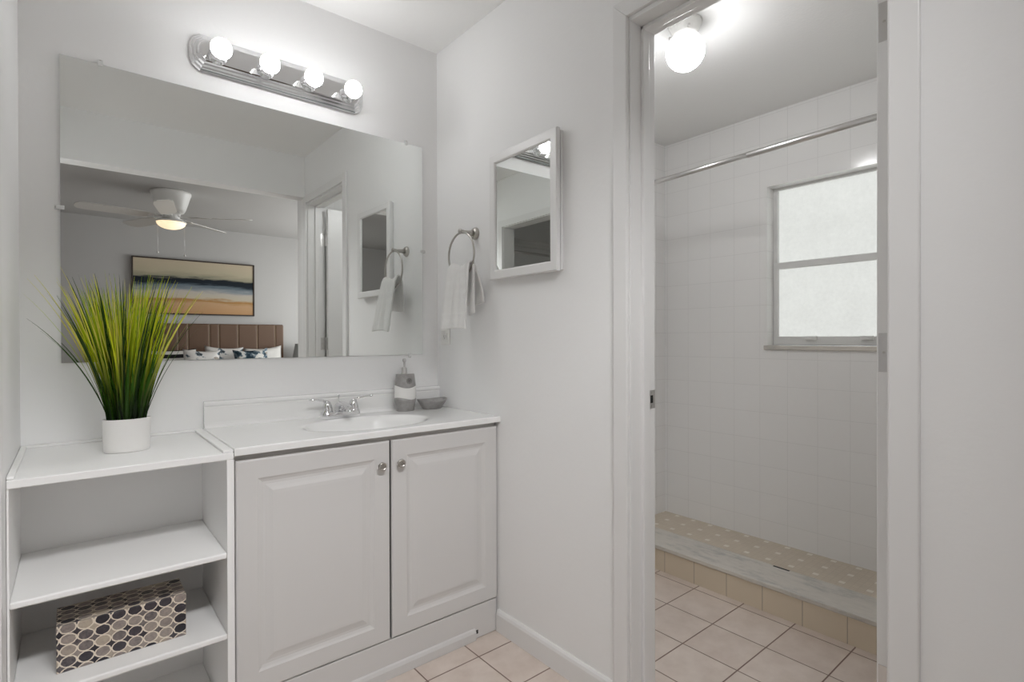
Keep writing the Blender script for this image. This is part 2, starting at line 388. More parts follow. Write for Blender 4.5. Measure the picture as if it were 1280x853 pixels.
# ------------------------------------------------------------------ bedroom, seen in the mirror
struct('floor_bedroom', MB().box(-3.2, 1.9, -5.1, -1.92, -0.05, 0), WOODB)
struct('ceiling_bedroom', MB().box(-3.2, 1.9, -5.1, -1.90, ZC, ZC + 0.06), BEDW)
struct('wall_bedroom_back', MB().box(-3.2, 1.9, -5.1, -5.0, 0, ZC), BEDW)
struct('wall_bedroom_left', MB().box(-3.3, -3.2, -5.1, -1.92, 0, ZC), BEDW)
struct('wall_bedroom_right', MB().box(1.9, 2.0, -5.1, -1.86, 0, ZC), BEDW)
struct('wall_bedroom_front', MB().box(0.12, 1.9, -1.98, -1.93, 0, ZC).box(-3.2, XL - 0.11, -1.98, -1.92, 0, ZC).box(XL - 0.11, 0.12, -1.98, -1.905, ZC - 0.001, ZC + 0.06), BEDW)

# ------------------------------------------------------------------ built-in open shelves
sh = thing('shelf_unit', 'white built-in open shelf unit left of the vanity cabinet', 'shelving', (-1.17, -0.25, 0))
XA, XB = XL + 0.001, -0.941
MB().box(XA, XB - 0.0005, -0.46, -0.003, 0.811, 0.830, 0.002).build('top_panel', SHELFW, sh)
m_ = MB()     # low rim round three sides of the top
m_.box(XA, XB - 0.0005, -0.016, -0.002, 0.8302, 0.838, 0.002).box(XA, XA + 0.013, -0.45, -0.020, 0.8302, 0.838, 0.002)
m_.box(XB - 0.026, XB - 0.0005, -0.455, -0.020, 0.8302, 0.838, 0.002)
m_.build('rim', SHELFW, sh)
MB().box(XB - 0.018, XB, -0.4595, -0.003, 0, 0.8108, 0.001).build('side_panel', SHELFW, sh)
MB().box(XA, XA + 0.004, -0.455, -0.10, 0, 0.811).build('side_panel', SHELFW, sh)
MB().box(XA, XB - 0.018, -0.10, -0.092, 0, 0.811).build('back_panel', SHELFW, sh)
for zt, th, yf in ((0.556, 0.016, -0.459), (0.333, 0.016, -0.459)):
    MB().box(XA + 0.004, XB - 0.018, yf, -0.10, zt - th, zt, 0.004, 3).build('shelf', SHELFW, sh)
MB().box(XA + 0.004, XB - 0.018, -0.452, -0.10, 0.07, 0.088, 0.003).box(XA + 0.004, XB - 0.018, -0.445, -0.43, 0.001, 0.07).build('bottom_panel', SHELFW, sh)

# ------------------------------------------------------------------ vanity cabinet
va = thing('vanity_cabinet', 'white two-door vanity cabinet under the white sink top', 'cabinet', (-0.47, -0.23, 0))
X0, X1 = -0.9395, -0.004
m_ = MB()
m_.box(X0, X0 + 0.016, -0.426, -0.004, 0.0, 0.8150).box(X1 - 0.016, X1, -0.426, -0.004, 0.0, 0.8150)
m_.box(X0 + 0.001, X0 + 0.016, -0.36, -0.004, 0.8150, 0.8198).box(X1 - 0.016, X1 - 0.001, -0.36, -0.004, 0.8150, 0.8198)
m_.box(X0 + 0.016, X1 - 0.016, -0.426, -0.41, 0.776, 0.8150).box(X0 + 0.016, X1 - 0.016, -0.426, -0.41, 0.0, 0.12)
m_.box(X0 + 0.016, X1 - 0.016, -0.41, -0.004, 0.10, 0.115).box(X0 + 0.016, X1 - 0.016, -0.012, -0.004, 0.115, 0.8185)
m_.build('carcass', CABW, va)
MB().box(X0 + 0.001, X1 - 0.005, -0.442, -0.4265, 0.002, 0.127, 0.0015).build('kick_board', CABW, va)
m_ = MB()     # strip at the foot of the kick board, stopping short of the wall
m_.poly([(-0.442, 0.001), (-0.451, 0.001), (-0.451, 0.030), (-0.447, 0.040), (-0.442, 0.044)], 'x', X0 + 0.001, -0.112)
m_.build('foot_strip', CABW, va)
MB().box(-0.112, -0.098, -0.4435, -0.4425, 0.020, 0.034).build('slot', DARK, va)
def raised_door(x0, x1, z0, z1, y, th=0.018):
    """thermofoil door: eased edge, coved groove round a raised field"""
    m = MB(); bm = m.bm
    rings = []
    prof = [(0.0, 0.004), (0.0025, 0.0012), (0.006, 0.0), (0.056, 0.0), (0.062, 0.0035), (0.070, 0.0062), (0.078, 0.0062),
            (0.088, 0.0040), (0.098, 0.0012), (0.108, 0.0006)]
    back = [bm.verts.new(p) for p in ((x0, y + th, z0), (x1, y + th, z0), (x1, y + th, z1), (x0, y + th, z1))]
    bm.faces.new(back[::-1]); rings.append(back)
    for d, dy in prof:
        rings.append([bm.verts.new(p) for p in ((x0 + d, y + dy, z0 + d), (x1 - d, y + dy, z0 + d), (x1 - d, y + dy, z1 - d), (x0 + d, y + dy, z1 - d))])
    for a, b in zip(rings, rings[1:]):
        for k in range(4):
            bm.faces.new((a[k], a[(k + 1) % 4], b[(k + 1) % 4], b[k]))
    bm.faces.new(rings[-1])
    return m
for x0, x1, kx in ((-0.9335, -0.4635, -0.499), (-0.4565, -0.006, -0.430)):
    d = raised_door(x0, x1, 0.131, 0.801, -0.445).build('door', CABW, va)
    k = MB().lathe([(0.006, 0), (0.006, 0.008), (0.0075, 0.012), (0.0135, 0.016), (0.0145, 0.020), (0.0135, 0.0235), (0.010, 0.025), (0.0095, 0.0238), (0.004, 0.0234), (0.0005, 0.0245)],
             28, T(kx, -0.445, 0.7225) @ RX(PI / 2)).build('knob', NICKEL, d)
    k['label'] = 'round brushed metal knob'
MB().box(-0.4628, -0.4572, -0.4355, -0.4265, 0.131, 0.80).build('gap_shadow_strip', DARK, va)  # dark strip painting the shade in the gap between the doors

# ------------------------------------------------------------------ sink top with integral oval bowl and backsplash
tp = thing('vanity_sink', 'glossy white sink top with oval basin and backsplash', 'sink', (-0.475, -0.23, 0.82))
TX0, TX1, TY0, TY1, TZ = -0.9405, -0.0015, -0.462, -0.0015, 0.841
BC, BA, BB = (-0.455, -0.262), 0.226, 0.150
m_ = MB(); bm = m_.bm
NS = 64
def rectpt(a):
    # point on the slab outline in direction a from the bowl centre
    c, s_ = math.cos(a), math.sin(a); t = 1e9
    for lim, dd, o_ in ((TX1, c, BC[0]), (TX0, c, BC[0]), (TY1, s_, BC[1]), (TY0, s_, BC[1])):
        if abs(dd) > 1e-9:
            q = (lim - o_) / dd
            if q > 0: t = min(t, q)
    return (BC[0] + c * t, BC[1] + s_ * t)
angs = sorted([2 * PI * k / NS for k in range(NS)] + [math.atan2(y - BC[1], x - BC[0]) % (2 * PI) for x in (TX0, TX1) for y in (TY0, TY1)])
NA = len(angs)
def ring(f, z): return [bm.verts.new((*f(a), z)) for a in angs]
def ell(k, kb=None): return lambda a: (BC[0] + BA * k * math.cos(a), BC[1] + BB * (kb or k) * math.sin(a))
rect = lambda ins: (lambda a: (lambda p: (min(max(p[0], TX0 + ins), TX1 - ins), min(max(p[1], TY0 + ins), TY1 - ins)))(rectpt(a)))
R_ = [ring(rect(0.0), TZ - 0.021), ring(rect(0.0), TZ - 0.004), ring(rect(0.001), TZ - 0.0012), ring(rect(0.004), TZ)]
for k, dz in ((1.12, 0.0), (1.06, -0.0002), (1.03, -0.0008), (1.0, -0.0028), (0.97, -0.008), (0.92, -0.025), (0.85, -0.052), (0.74, -0.083), (0.58, -0.108), (0.36, -0.122), (0.12, -0.127)):
    R_.append(ring(ell(k), TZ + dz))
for i, (a, b) in enumerate(zip(R_, R_[1:])):
    for k in range(NA):
        f = bm.faces.new((a[k], a[(k + 1) % NA], b[(k + 1) % NA], b[k])); f.smooth = i >= 4
bm.faces.new(R_[-1]).smooth = True
U_ = [R_[0]]
for k, dz in ((1.09, -0.021), (1.07, -0.030), (1.0, -0.050), (0.90, -0.085), (0.70, -0.118), (0.40, -0.134)):
    U_.append(ring(ell(k), TZ + dz))
for a, b in zip(U_, U_[1:]):
    for k in range(NA): bm.faces.new((a[k], b[k], b[(k + 1) % NA], a[(k + 1) % NA])).smooth = True
bm.faces.new(U_[-1])
m_.build('slab', TOPW, tp)
m_ = MB()
m_.poly([(-0.0015, 0.836), (-0.034, 0.8412), (-0.026, 0.8440), (-0.0215, 0.850), (-0.020, 0.858), (-0.020, 0.908), (-0.0175, 0.911), (-0.0175, 0.913), (-0.0205, 0.916),
         (-0.0205, 0.922), (-0.018, 0.927), (-0.013, 0.930), (-0.0015, 0.930)], 'x', TX0 + 0.002, TX1)
m_.build('backsplash', TOPW, tp)
MB().lathe([(0.022, 0), (0.022, 0.0015), (0.019, 0.002), (0.012, 0.001), (0.002, 0.001)], 24, T(BC[0], BC[1], TZ - 0.1268)).build('drain', CHROME, tp)

# ------------------------------------------------------------------ faucet
FX, FY = -0.483, -0.070
fa = thing('faucet', 'chrome two-handle faucet behind the oval basin', 'faucet', (FX, FY, TZ))
m_ = MB()
def stadium(hw, r, n=10):
    return [(hw + r * math.cos(a), r * math.sin(a)) for a in [-PI / 2 + PI * k / n for k in range(n + 1)]] + \
           [(-hw + r * math.cos(a), r * math.sin(a)) for a in [PI / 2 + PI * k / n for k in range(n + 1)]]
rr = []
for z, k in ((0, 1.0), (0.012, 1.0), (0.020, 0.93), (0.024, 0.80)):
    rr.append([m_.bm.verts.new((FX + x * (1 if k == 1 else 0.985), FY + y * k, TZ + z)) for x, y in stadium(0.052, 0.026)])
for a, b in zip(rr, rr[1:]):
    for k in range(len(a)): m_.bm.faces.new((a[k], a[(k + 1) % len(a)], b[(k + 1) % len(a)], b[k])).smooth = True
m_.bm.faces.new(rr[0][::-1]); m_.bm.faces.new(rr[-1])
m_.build('base_plate', CHROME, fa)
# wedge-shaped spout body reaching forward
m_ = MB()
secs = []
for y, z0, z1, hw in ((0.020, 0.018, 0.038, 0.017), (0.010, 0.018, 0.056, 0.020), (-0.010, 0.018, 0.062, 0.020), (-0.035, 0.030, 0.060, 0.0165), (-0.065, 0.036, 0.055, 0.0135), (-0.098, 0.035, 0.049, 0.011), (-0.104, 0.037, 0.046, 0.009)):
    zc, h = (z0 + z1) / 2, (z1 - z0) / 2
    secs.append([m_.bm.verts.new((FX + hw * math.copysign(abs(math.cos(a)) ** 0.7, math.cos(a)), FY + y, TZ + zc + h * math.copysign(abs(math.sin(a)) ** 0.7, math.sin(a)))) for a in [2 * PI * k / 16 for k in range(16)]])
for a, b in zip(secs, secs[1:]):
    for k in range(16): m_.bm.faces.new((a[k], a[(k + 1) % 16], b[(k + 1) % 16], b[k])).smooth = True
m_.bm.faces.new(secs[0][::-1]); m_.bm.faces.new(secs[-1])
m_.lathe([(0.009, 0), (0.009, 0.010)], 16, T(FX, FY - 0.092, TZ + 0.027))
m_.build('spout', CHROME, fa)
MB().tube([(FX, FY + 0.017, TZ + 0.03), (FX, FY + 0.019, TZ + 0.078)], 0.0024, 8).sphere((FX, FY + 0.019, TZ + 0.081), 0.005, 12).build('lift_rod', CHROME, fa)
for s_ in (-1, 1):
    hx = FX + s_ * 0.052
    m_ = MB().lathe([(0.021, 0.020), (0.021, 0.026), (0.0185, 0.029), (0.019, 0.034), (0.017, 0.048), (0.013, 0.060), (0.008, 0.066), (0.002, 0.068)], 24, T(hx, FY, TZ))
    m_.tube([(hx, FY, TZ + 0.062), (hx + s_ * 0.022, FY - 0.004, TZ + 0.070), (hx + s_ * 0.045, FY - 0.009, TZ + 0.074), (hx + s_ * 0.068, FY - 0.014, TZ + 0.0755)], [0.006, 0.0048, 0.004, 0.0042], 10)
    m_.sphere((hx + s_ * 0.069, FY - 0.0142, TZ + 0.0755), 0.0052, 12)
    m_.build('handle', CHROME, fa)

# ------------------------------------------------------------------ wall mirror
mi_ = thing('wall_mirror', 'large frameless wall mirror above the sink top', 'mirror', (-0.695, 0, 1.074))
MX0, MX1, MZ0, MZ1 = -1.309, -0.081, 1.0745, 1.994
m_ = MB().box(MX0, MX1, -0.006, -0.0005, MZ0, MZ1, 0, 1, 0)
fr_ = [f for f in m_.bm.faces if f.calc_center_median().y < -0.005]
for f in m_.bm.faces: f.material_index = 1
bmesh.ops.inset_region(m_.bm, faces=fr_, thickness=0.0038, depth=0.0)      # narrow ground edge round the silvered face
for f in fr_: f.material_index = 0
m_.build('glass', [MIRROR, EDGE], mi_)
for x, z, dx, dz in ((MX0, 1.538, -1, 0), (-1.213, MZ1, 0, 1), (-0.16, MZ1, 0, 1), (MX1, 1.532, 1, 0), (-0.145, MZ0, 0, -1), (-1.2, MZ0, 0, -1)):
    m_ = MB().box(x - (0.009 if dx >= 0 and dz == 0 else 0.006) - (0.004 if dx < 0 else 0), x + (0.009 if dx <= 0 and dz == 0 else 0.006) + (0.004 if dx > 0 else 0),
                  -0.0095, -0.0062, z - 0.006 - (0.004 if dz < 0 else 0), z + 0.006 + (0.004 if dz > 0 else 0), 0.001)
    m_.box(x + dx * 0.002 - (0.006 if dx == 0 else 0), x + dx * 0.014 + (0.006 if dx == 0 else 0), -0.0065, -0.0005, z + dz * 0.002 - (0.006 if dz == 0 else 0), z + dz * 0.014 + (0.006 if dz == 0 else 0), 0.0005)
    c = m_.build('clip', CLEAR, mi_)
    MB().lathe([(0.0035, 0), (0.003, 0.001)], 10, T(x + dx * 0.010, -0.0066, z + dz * 0.010) @ RX(PI / 2)).build('screw', NICKEL, c)

# ------------------------------------------------------------------ four-bulb vanity light
LZ, LX = 2.121, -0.669
vl = thing('vanity_light', 'chrome four-bulb light bar on the wall above the big mirror', 'light', (LX, 0, LZ))
m_ = MB()
def barring(hx, hz, y):
    c = hz * 0.50
    return [m_.bm.verts.new((LX + x, y, LZ + z)) for x, z in ((-hx + c, -hz), (hx - c, -hz), (hx - c * 0.30, -hz * 0.72), (hx, -hz * 0.34), (hx, hz * 0.34), (hx - c * 0.30, hz * 0.72), (hx - c, hz), (-hx + c, hz), (-hx + c * 0.30, hz * 0.72), (-hx, hz * 0.34), (-hx, -hz * 0.34), (-hx + c * 0.30, -hz * 0.72))]
rr = [barring(hx, hz, y) for hx, hz, y in ((0.308, 0.0625, -0.0005), (0.308, 0.0625, -0.009), (0.303, 0.0575, -0.011), (0.299, 0.0535, -0.018), (0.294, 0.0485, -0.020),
      (0.290, 0.0445, -0.027), (0.285, 0.0395, -0.029), (0.281, 0.0355, -0.035), (0.276, 0.0320, -0.037))]
for a, b in zip(rr, rr[1:]):
    for k in range(12): m_.bm.faces.new((a[k], a[(k + 1) % 12], b[(k + 1) % 12], b[k]))
m_.bm.faces.new(rr[0][::-1]); m_.bm.faces.new(rr[-1])
m_.build('back_plate', CHROME, vl)
for bx in (-0.897, -0.744, -0.591, -0.440):
    sk = MB().lathe([(0.029, 0), (0.029, 0.004), (0.0235, 0.008), (0.0225, 0.020), (0.0195, 0.026), (0.0195, 0.034), (0.018, 0.034)], 28, T(bx, -0.0368, LZ - 0.010) @ RX(PI / 2)).build('socket', CHROME, vl)
    M_ = T(bx, -0.070, LZ - 0.010) @ RX(PI / 2)
    pr = [(0.0135, -0.004), (0.0145, 0.002)] + [(0.0325 * math.sin(a), 0.0325 - 0.0325 * math.cos(a)) for a in [0.46 + (PI - 0.47) * k / 16 for k in range(17)]]
    b = MB().lathe(pr, 28, M_)
    for f in b.bm.faces:                      # bulb back made opaque and unlit to keep the wall behind dimmer
        f.material_index = 1 if f.calc_center_median().y > -0.1015 + 0.009 else 0
    b = b.build('bulb', [BULBM, PLAST], sk)
    b['label'] = 'round lit white bulb'

# ------------------------------------------------------------------ small framed mirror cabinet on the right wall
mc = thing('medicine_cabinet', 'small white-framed mirror cabinet on the right wall', 'mirror cabinet', (0, -0.62, 1.37))
KY0, KY1, KZ0, KZ1 = -0.4295, -0.810, 1.372, 1.853
tilt = 0.018
KM = T(0, KY0, 0) @ RZ(-tilt) @ T(0, -KY0, 0)
MB().box(-0.012, -0.0005, KY0 - 0.004, KY1 + 0.004, KZ0 + 0.004, KZ1 - 0.004, 0.001).build('body', TRIM, mc)
m_ = MB(); fwid, ft = 0.036, 0.018
bx_ = -0.0125; fx_ = -0.0295
def frame_ring(d, x): return [m_.bm.verts.new(p) for p in ((x, KY0 - d, KZ0 + d), (x, KY1 + d, KZ0 + d), (x, KY1 + d, KZ1 - d), (x, KY0 - d, KZ1 - d))]
rr = [frame_ring(0, bx_), frame_ring(0, fx_ + 0.003), frame_ring(0.003, fx_), frame_ring(0.030, fx_), frame_ring(0.034, fx_ + 0.003), frame_ring(0.036, fx_ + 0.010), frame_ring(0.036, bx_)]
for a, b in zip(rr, rr[1:] + rr[:1]):
    for k in range(4): m_.bm.faces.new((a[k], a[(k + 1) % 4], b[(k + 1) % 4], b[k]))
bmesh.ops.transform(m_.bm, matrix=KM, verts=m_.bm.verts[:])
fo = m_.build('frame', TRIM, mc)
m_ = MB().box(fx_ + 0.008, bx_ - 0.001, KY0 - 0.034, KY1 + 0.034, KZ0 + 0.034, KZ1 - 0.034); bmesh.ops.transform(m_.bm, matrix=KM, verts=m_.bm.verts[:])
m_.build('mirror_glass', MIRROR, mc)

# ------------------------------------------------------------------ towel ring and towel
RC = Vector((-0.0725, -0.298, 1.482)); RRD = 0.0905
tr = thing('towel_ring', 'brushed nickel towel ring on the wall left of the mirror cabinet', 'towel ring', (0, RC.y, 1.58))
MB().lathe([(0.026, 0), (0.026, 0.004), (0.022, 0.008), (0.021, 0.012), (0.013, 0.014)], 28, T(-0.0003, RC.y, 1.577) @ RY(-PI / 2)).build('rosette', NICKEL, tr)
MB().lathe([(0.0125, 0.012), (0.0095, 0.03), (0.007, 0.055), (0.0085, 0.062), (0.0085, 0.070), (0.011, 0.074), (0.011, 0.080), (0.004, 0.083)], 24, T(0, RC.y, 1.577) @ RY(-PI / 2)).build('post', NICKEL, tr)
MB().tube([RC + Vector((0, RRD * math.sin(a), RRD * math.cos(a))) for a in [2 * PI * k / 56 for k in range(56)]], 0.0042, 12, closed=True).build('ring', NICKEL, tr)

TOWEL = mat('white_terry', (0.84, 0.835, 0.82), 0.95, spec=0.1)
def _():
    m = TOWEL; N, L, B = nt(m)
    uv = sep(m, coords(m, 'UV'))
    n1 = noise_(m, coords(m), 900, 2, 0.6)
    b1 = math_(m, 'MULTIPLY', math_(m, 'SINE', math_(m, 'MULTIPLY', uv[1], 520)), 0.04)
    bump(m, math_(m, 'ADD', n1, b1), 0.6, 0.003)
    B.inputs['Sheen Weight'].default_value = 0.3
_()
tw = thing('hand_towel', 'white terry hand towel hanging through the towel ring', 'towel', (-0.08, -0.31, 1.18))
# path of the cloth: front hem, up, over the ring, down behind; at each station (x, z, y_left, y_right)
path = [(-0.128, 1.180, -0.236, -0.415), (-0.122, 1.215, -0.235, -0.409), (-0.117, 1.250, -0.235, -0.404), (-0.110, 1.300, -0.235, -0.398), (-0.103, 1.350, -0.234, -0.392),
        (-0.096, 1.395, -0.233, -0.386), (-0.091, 1.425, -0.235, -0.381), (-0.083, 1.444, -0.238, -0.377), (-0.0725, 1.450, -0.240, -0.375), (-0.061, 1.443, -0.243, -0.376),
        (-0.051, 1.420, -0.248, -0.380), (-0.043, 1.385, -0.256, -0.386), (-0.036, 1.345, -0.264, -0.393), (-0.031, 1.305, -0.270, -0.398), (-0.028, 1.280, -0.274, -0.400)]
def towel_pt(u, v, tabs=0.0):
    t = v * (len(path) - 1); i = min(int(t), len(path) - 2); f = t - i
    f = f * f * (3 - 2 * f) if False else f
    a, b = path[i], path[i + 1]
    x, z, yl, yr = [a[k] + (b[k] - a[k]) * f for k in range(4)]
    y = yl + (yr - yl) * u
    top = math.exp(-((v - 0.55) / 0.13) ** 2)
    fold = math.sin(u * PI * 2.6 + 0.5) * 0.007 * (0.6 + 0.4 * math.cos(v * 5)) + math.sin(u * PI * 6 + v * 3) * 0.0025
    z -= top * (0.018 * math.cos((u - 0.5) * PI) ** 2) if v > 0.35 else 0
    if v < 0.5: x += -abs(fold) * 0.9
    else: x += -fold * 0.5
    if v > 0.85: z += 0.010 * (u - 0.5)
    if v < 0.12: z += 0.006 * math.sin(u * PI) - 0.004 * (1 - u)
    for band in (0.045, 0.12, 0.235, 0.30):
        if abs(v - band) < 0.012: x -= 0.0009
    nz = noise.noise(Vector((u * 6, v * 9, 3))) * 0.0022
    return (x + nz, y, z)
m_ = MB(); m_.grid(towel_pt, 26, 90)
to = m_.build('cloth', TOWEL, tw, fix=False); solidify(to, 0.009); subsurf(to, 1)
# inner fold hanging between the two layers
def tab_pt(u, v):
    y = -0.352 - 0.038 * u; z = 1.428 - v * 0.195 + 0.010 * u
    x = -0.066 - 0.012 * v + 0.006 * math.sin(u * 5 + v * 2)
    return (x, y - 0.006 * v, z)
m_ = MB(); m_.grid(tab_pt, 6, 26); o = m_.build('inner_fold', TOWEL, tw, fix=False); solidify(o, 0.012); subsurf(o, 1)

# ------------------------------------------------------------------ wall outlet
ou = thing('wall_outlet', 'white electrical outlet under the hanging towel', 'outlet', (0, -0.070, 1.117))
MB().box(-0.005, -0.0005, -0.106, -0.035, 1.117, 1.232, 0.002).build('cover_plate', PLAST, ou)
for z in (1.154, 1.195):
    r = MB().box(-0.0068, -0.0045, -0.087, -0.054, z - 0.014, z + 0.014, 0.004, 3).build('receptacle', PLAST, ou)
    MB().box(-0.0072, -0.0066, -0.0785, -0.0768, z - 0.004, z + 0.006).box(-0.0072, -0.0066, -0.0645, -0.0628, z - 0.004, z + 0.005).lathe([(0.002, 0), (0.002, 0.0008)], 10, T(-0.0064, -0.0705, z - 0.008) @ RY(-PI / 2)).build('slots', DARK, r)
MB().lathe([(0.003, 0), (0.0025, 0.001)], 10, T(-0.005, -0.0705, 1.1745) @ RY(-PI / 2)).build('screw', PLAST, ou)

# ------------------------------------------------------------------ soap dispenser
PEW = mat('grey_pewter', (0.33, 0.32, 0.31), 0.42, 0.2)
BAND = mat('white_ceramic_band', (0.80, 0.79, 0.77), 0.22)
GEM = mat('etched_ornament', (0.15, 0.145, 0.14), 0.25, 0.8)
def _():
    m = PEW; N, L, B = nt(m)
    n1 = noise_(m, coords(m), 45, 4, 0.6)
    L.new(ramp(m, n1, [(0.3, (0.27, 0.26, 0.255)), (0.7, (0.37, 0.36, 0.35))]), B.inputs['Base Color'])
_()
PX, PY = -0.203, -0.070
sd = thing('soap_dispenser', 'grey soap pump bottle with white wavy band beside the soap dish', 'soap dispenser', (PX, PY, TZ))
DY = 0.72
def wav(a, ph): return 0.007 * math.sin(2 * a + ph) + 0.003 * math.sin(a + ph * 2)
def dsp(name, stations, m, w0=None, w1=None, cap=True):
    """stations of (radius, z), the first and last edge bent into a wave"""
    b = MB(); n = 48; rings = []
    for i, (r, z) in enumerate(stations):
        rg = []
        for k in range(n):
            a = 2 * PI * k / n; dz = 0
            if w0 is not None: dz += wav(a, w0) * (1 - i / (len(stations) - 1))
            if w1 is not None: dz += wav(a, w1) * (i / (len(stations) - 1))
            rg.append(b.bm.verts.new((PX + r * math.cos(a), PY + DY * r * math.sin(a), TZ + z + dz)))
        rings.append(rg)
    for p, q in zip(rings, rings[1:]):
        for k in range(n): b.bm.faces.new((p[k], p[(k + 1) % n], q[(k + 1) % n], q[k])).smooth = True
    b.bm.faces.new(rings[0][::-1]); b.bm.faces.new(rings[-1])
    return b.build(name, m, sd)
dsp('lower_body', [(0.0385, 0.0), (0.0395, 0.003), (0.043, 0.022), (0.047, 0.042), (0.048, 0.055)], PEW, None, 0.6)
dsp('wave_band', [(0.0478, 0.054), (0.0488, 0.057), (0.0482, 0.070), (0.0478, 0.084), (0.0484, 0.098), (0.0472, 0.1005)], BAND, 0.6, 1.9)
bo = dsp('upper_body', [(0.0468, 0.0995), (0.0462, 0.106), (0.0415, 0.142), (0.0405, 0.1515), (0.0385, 0.1538), (0.014, 0.1545)], PEW, 1.9, None)
m_ = MB()
for r_, n_ in ((0.0, 1), (0.0055, 6), (0.0105, 10)):
    for k in range(n_):
        a = 2 * PI * k / n_ + r_ * 80
        gx, gz = PX + 0.002 + r_ * math.cos(a), TZ + 0.126 + r_ * math.sin(a)
        ry = 0.0432 * DY * math.sqrt(max(0, 1 - ((gx - PX) / 0.044) ** 2))
        m_.sphere((gx, PY - ry, gz), 0.0022, 8)
m_.build('ornament', GEM, bo)
m_ = MB().lathe([(0.0135, 0.154), (0.0135, 0.158), (0.011, 0.160), (0.011, 0.179), (0.009, 0.182), (0.0045, 0.183), (0.0045, 0.205), (0.0075, 0.207), (0.0075, 0.217), (0.005, 0.220)], 24, T(PX - 0.004, PY, TZ))
m_.tube([(PX - 0.004, PY, TZ + 0.212), (PX - 0.012, PY - 0.016, TZ + 0.2135), (PX - 0.022, PY - 0.034, TZ + 0.210), (PX - 0.025, PY - 0.039, TZ + 0.204)], [0.005, 0.0045, 0.004, 0.0035], 10)
m_.build('pump', STEEL, sd)

# ------------------------------------------------------------------ soap dish
SXC, SYC = -0.083, -0.088
di = thing('soap_dish', 'grey boat-shaped soap dish near the wall corner', 'soap dish', (SXC, SYC, TZ))
m_ = MB(); n = 48; rings = []
for r, rz, z, wv in ((0.040, 0.026, 0.0, 0), (0.044, 0.028, 0.003, 0), (0.057, 0.038, 0.020, 0.15), (0.0685, 0.047, 0.0365, 1), (0.070, 0.048, 0.040, 1), (0.0685, 0.047, 0.041, 1), (0.062, 0.042, 0.036, 1), (0.050, 0.034, 0.018, 0.2), (0.040, 0.026, 0.010, 0), (0.01, 0.008, 0.009, 0)):
    rings.append([m_.bm.verts.new((SXC + r * math.cos(a), SYC + rz * math.sin(a), TZ + z + wv * (0.0035 * math.cos(2 * a) + 0.0015 * math.sin(a)))) for a in [2 * PI * k / n for k in range(n)]])
for p, q in zip(rings, rings[1:]):
    for k in range(n): m_.bm.faces.new((p[k], p[(k + 1) % n], q[(k + 1) % n], q[k])).smooth = True
m_.bm.faces.new(rings[0][::-1]); m_.bm.faces.new(rings[-1])
m_.build('bowl', PEW, di)

# ------------------------------------------------------------------ potted grass
GX, GY, GZ = -1.166, -0.236, 0.8305
pg = thing('potted_grass', 'green ornamental grass in an oval white pot on the shelf unit', 'plant', (GX, GY, GZ))
PA, PB, PH = 0.056, 0.040, 0.092
MB().lathe([(0.92, 0), (0.955, 0.002), (0.965, 0.01), (0.99, 0.06), (1.0, PH - 0.002), (0.985, PH), (0.945, PH), (0.93, PH - 0.012), (0.5, PH - 0.013)], 48, T(GX, GY, GZ), 0, PA, PB).build('pot', CERG, pg)
MB().lathe([(0.90, PH - 0.018), (0.90, PH - 0.011), (0.6, PH - 0.007), (0.05, PH - 0.006)], 32, T(GX, GY, GZ), 0, PA, PB).build('soil', SOIL, pg)
GRASS = mat('grass_blade', (0.2, 0.3, 0.05), 0.5)
def _():
    m = GRASS; N, L, B = nt(m)
    at = nd(m, 'ShaderNodeAttribute'); at.attribute_name = 'Col'
    L.new(at.outputs['Color'], B.inputs['Base Color'])
    B.inputs['Transmission Weight'].default_value = 0.0
    tl = nd(m, 'ShaderNodeBsdfTranslucent'); L.new(at.outputs['Color'], tl.inputs['Color'])
    mx = nd(m, 'ShaderNodeMixShader'); mx.inputs[0].default_value = 0.55
    L.new(B.outputs[0], mx.inputs[1]); L.new(tl.outputs[0], mx.inputs[2])
    L.new(mx.outputs[0], N['Material Output'].inputs['Surface'])
_()
m_ = MB(); cl = m_.bm.loops.layers.color.new('Col'); bm = m_.bm
rg = random.Random(5)
def lerp3(a, b, t): return tuple(a[i] + (b[i] - a[i]) * t for i in range(3))
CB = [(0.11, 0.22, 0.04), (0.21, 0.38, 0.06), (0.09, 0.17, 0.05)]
CT = [(0.86, 0.88, 0.17), (0.74, 0.80, 0.12), (0.56, 0.70, 0.11), (0.90, 0.88, 0.42), (0.20, 0.32, 0.09)]
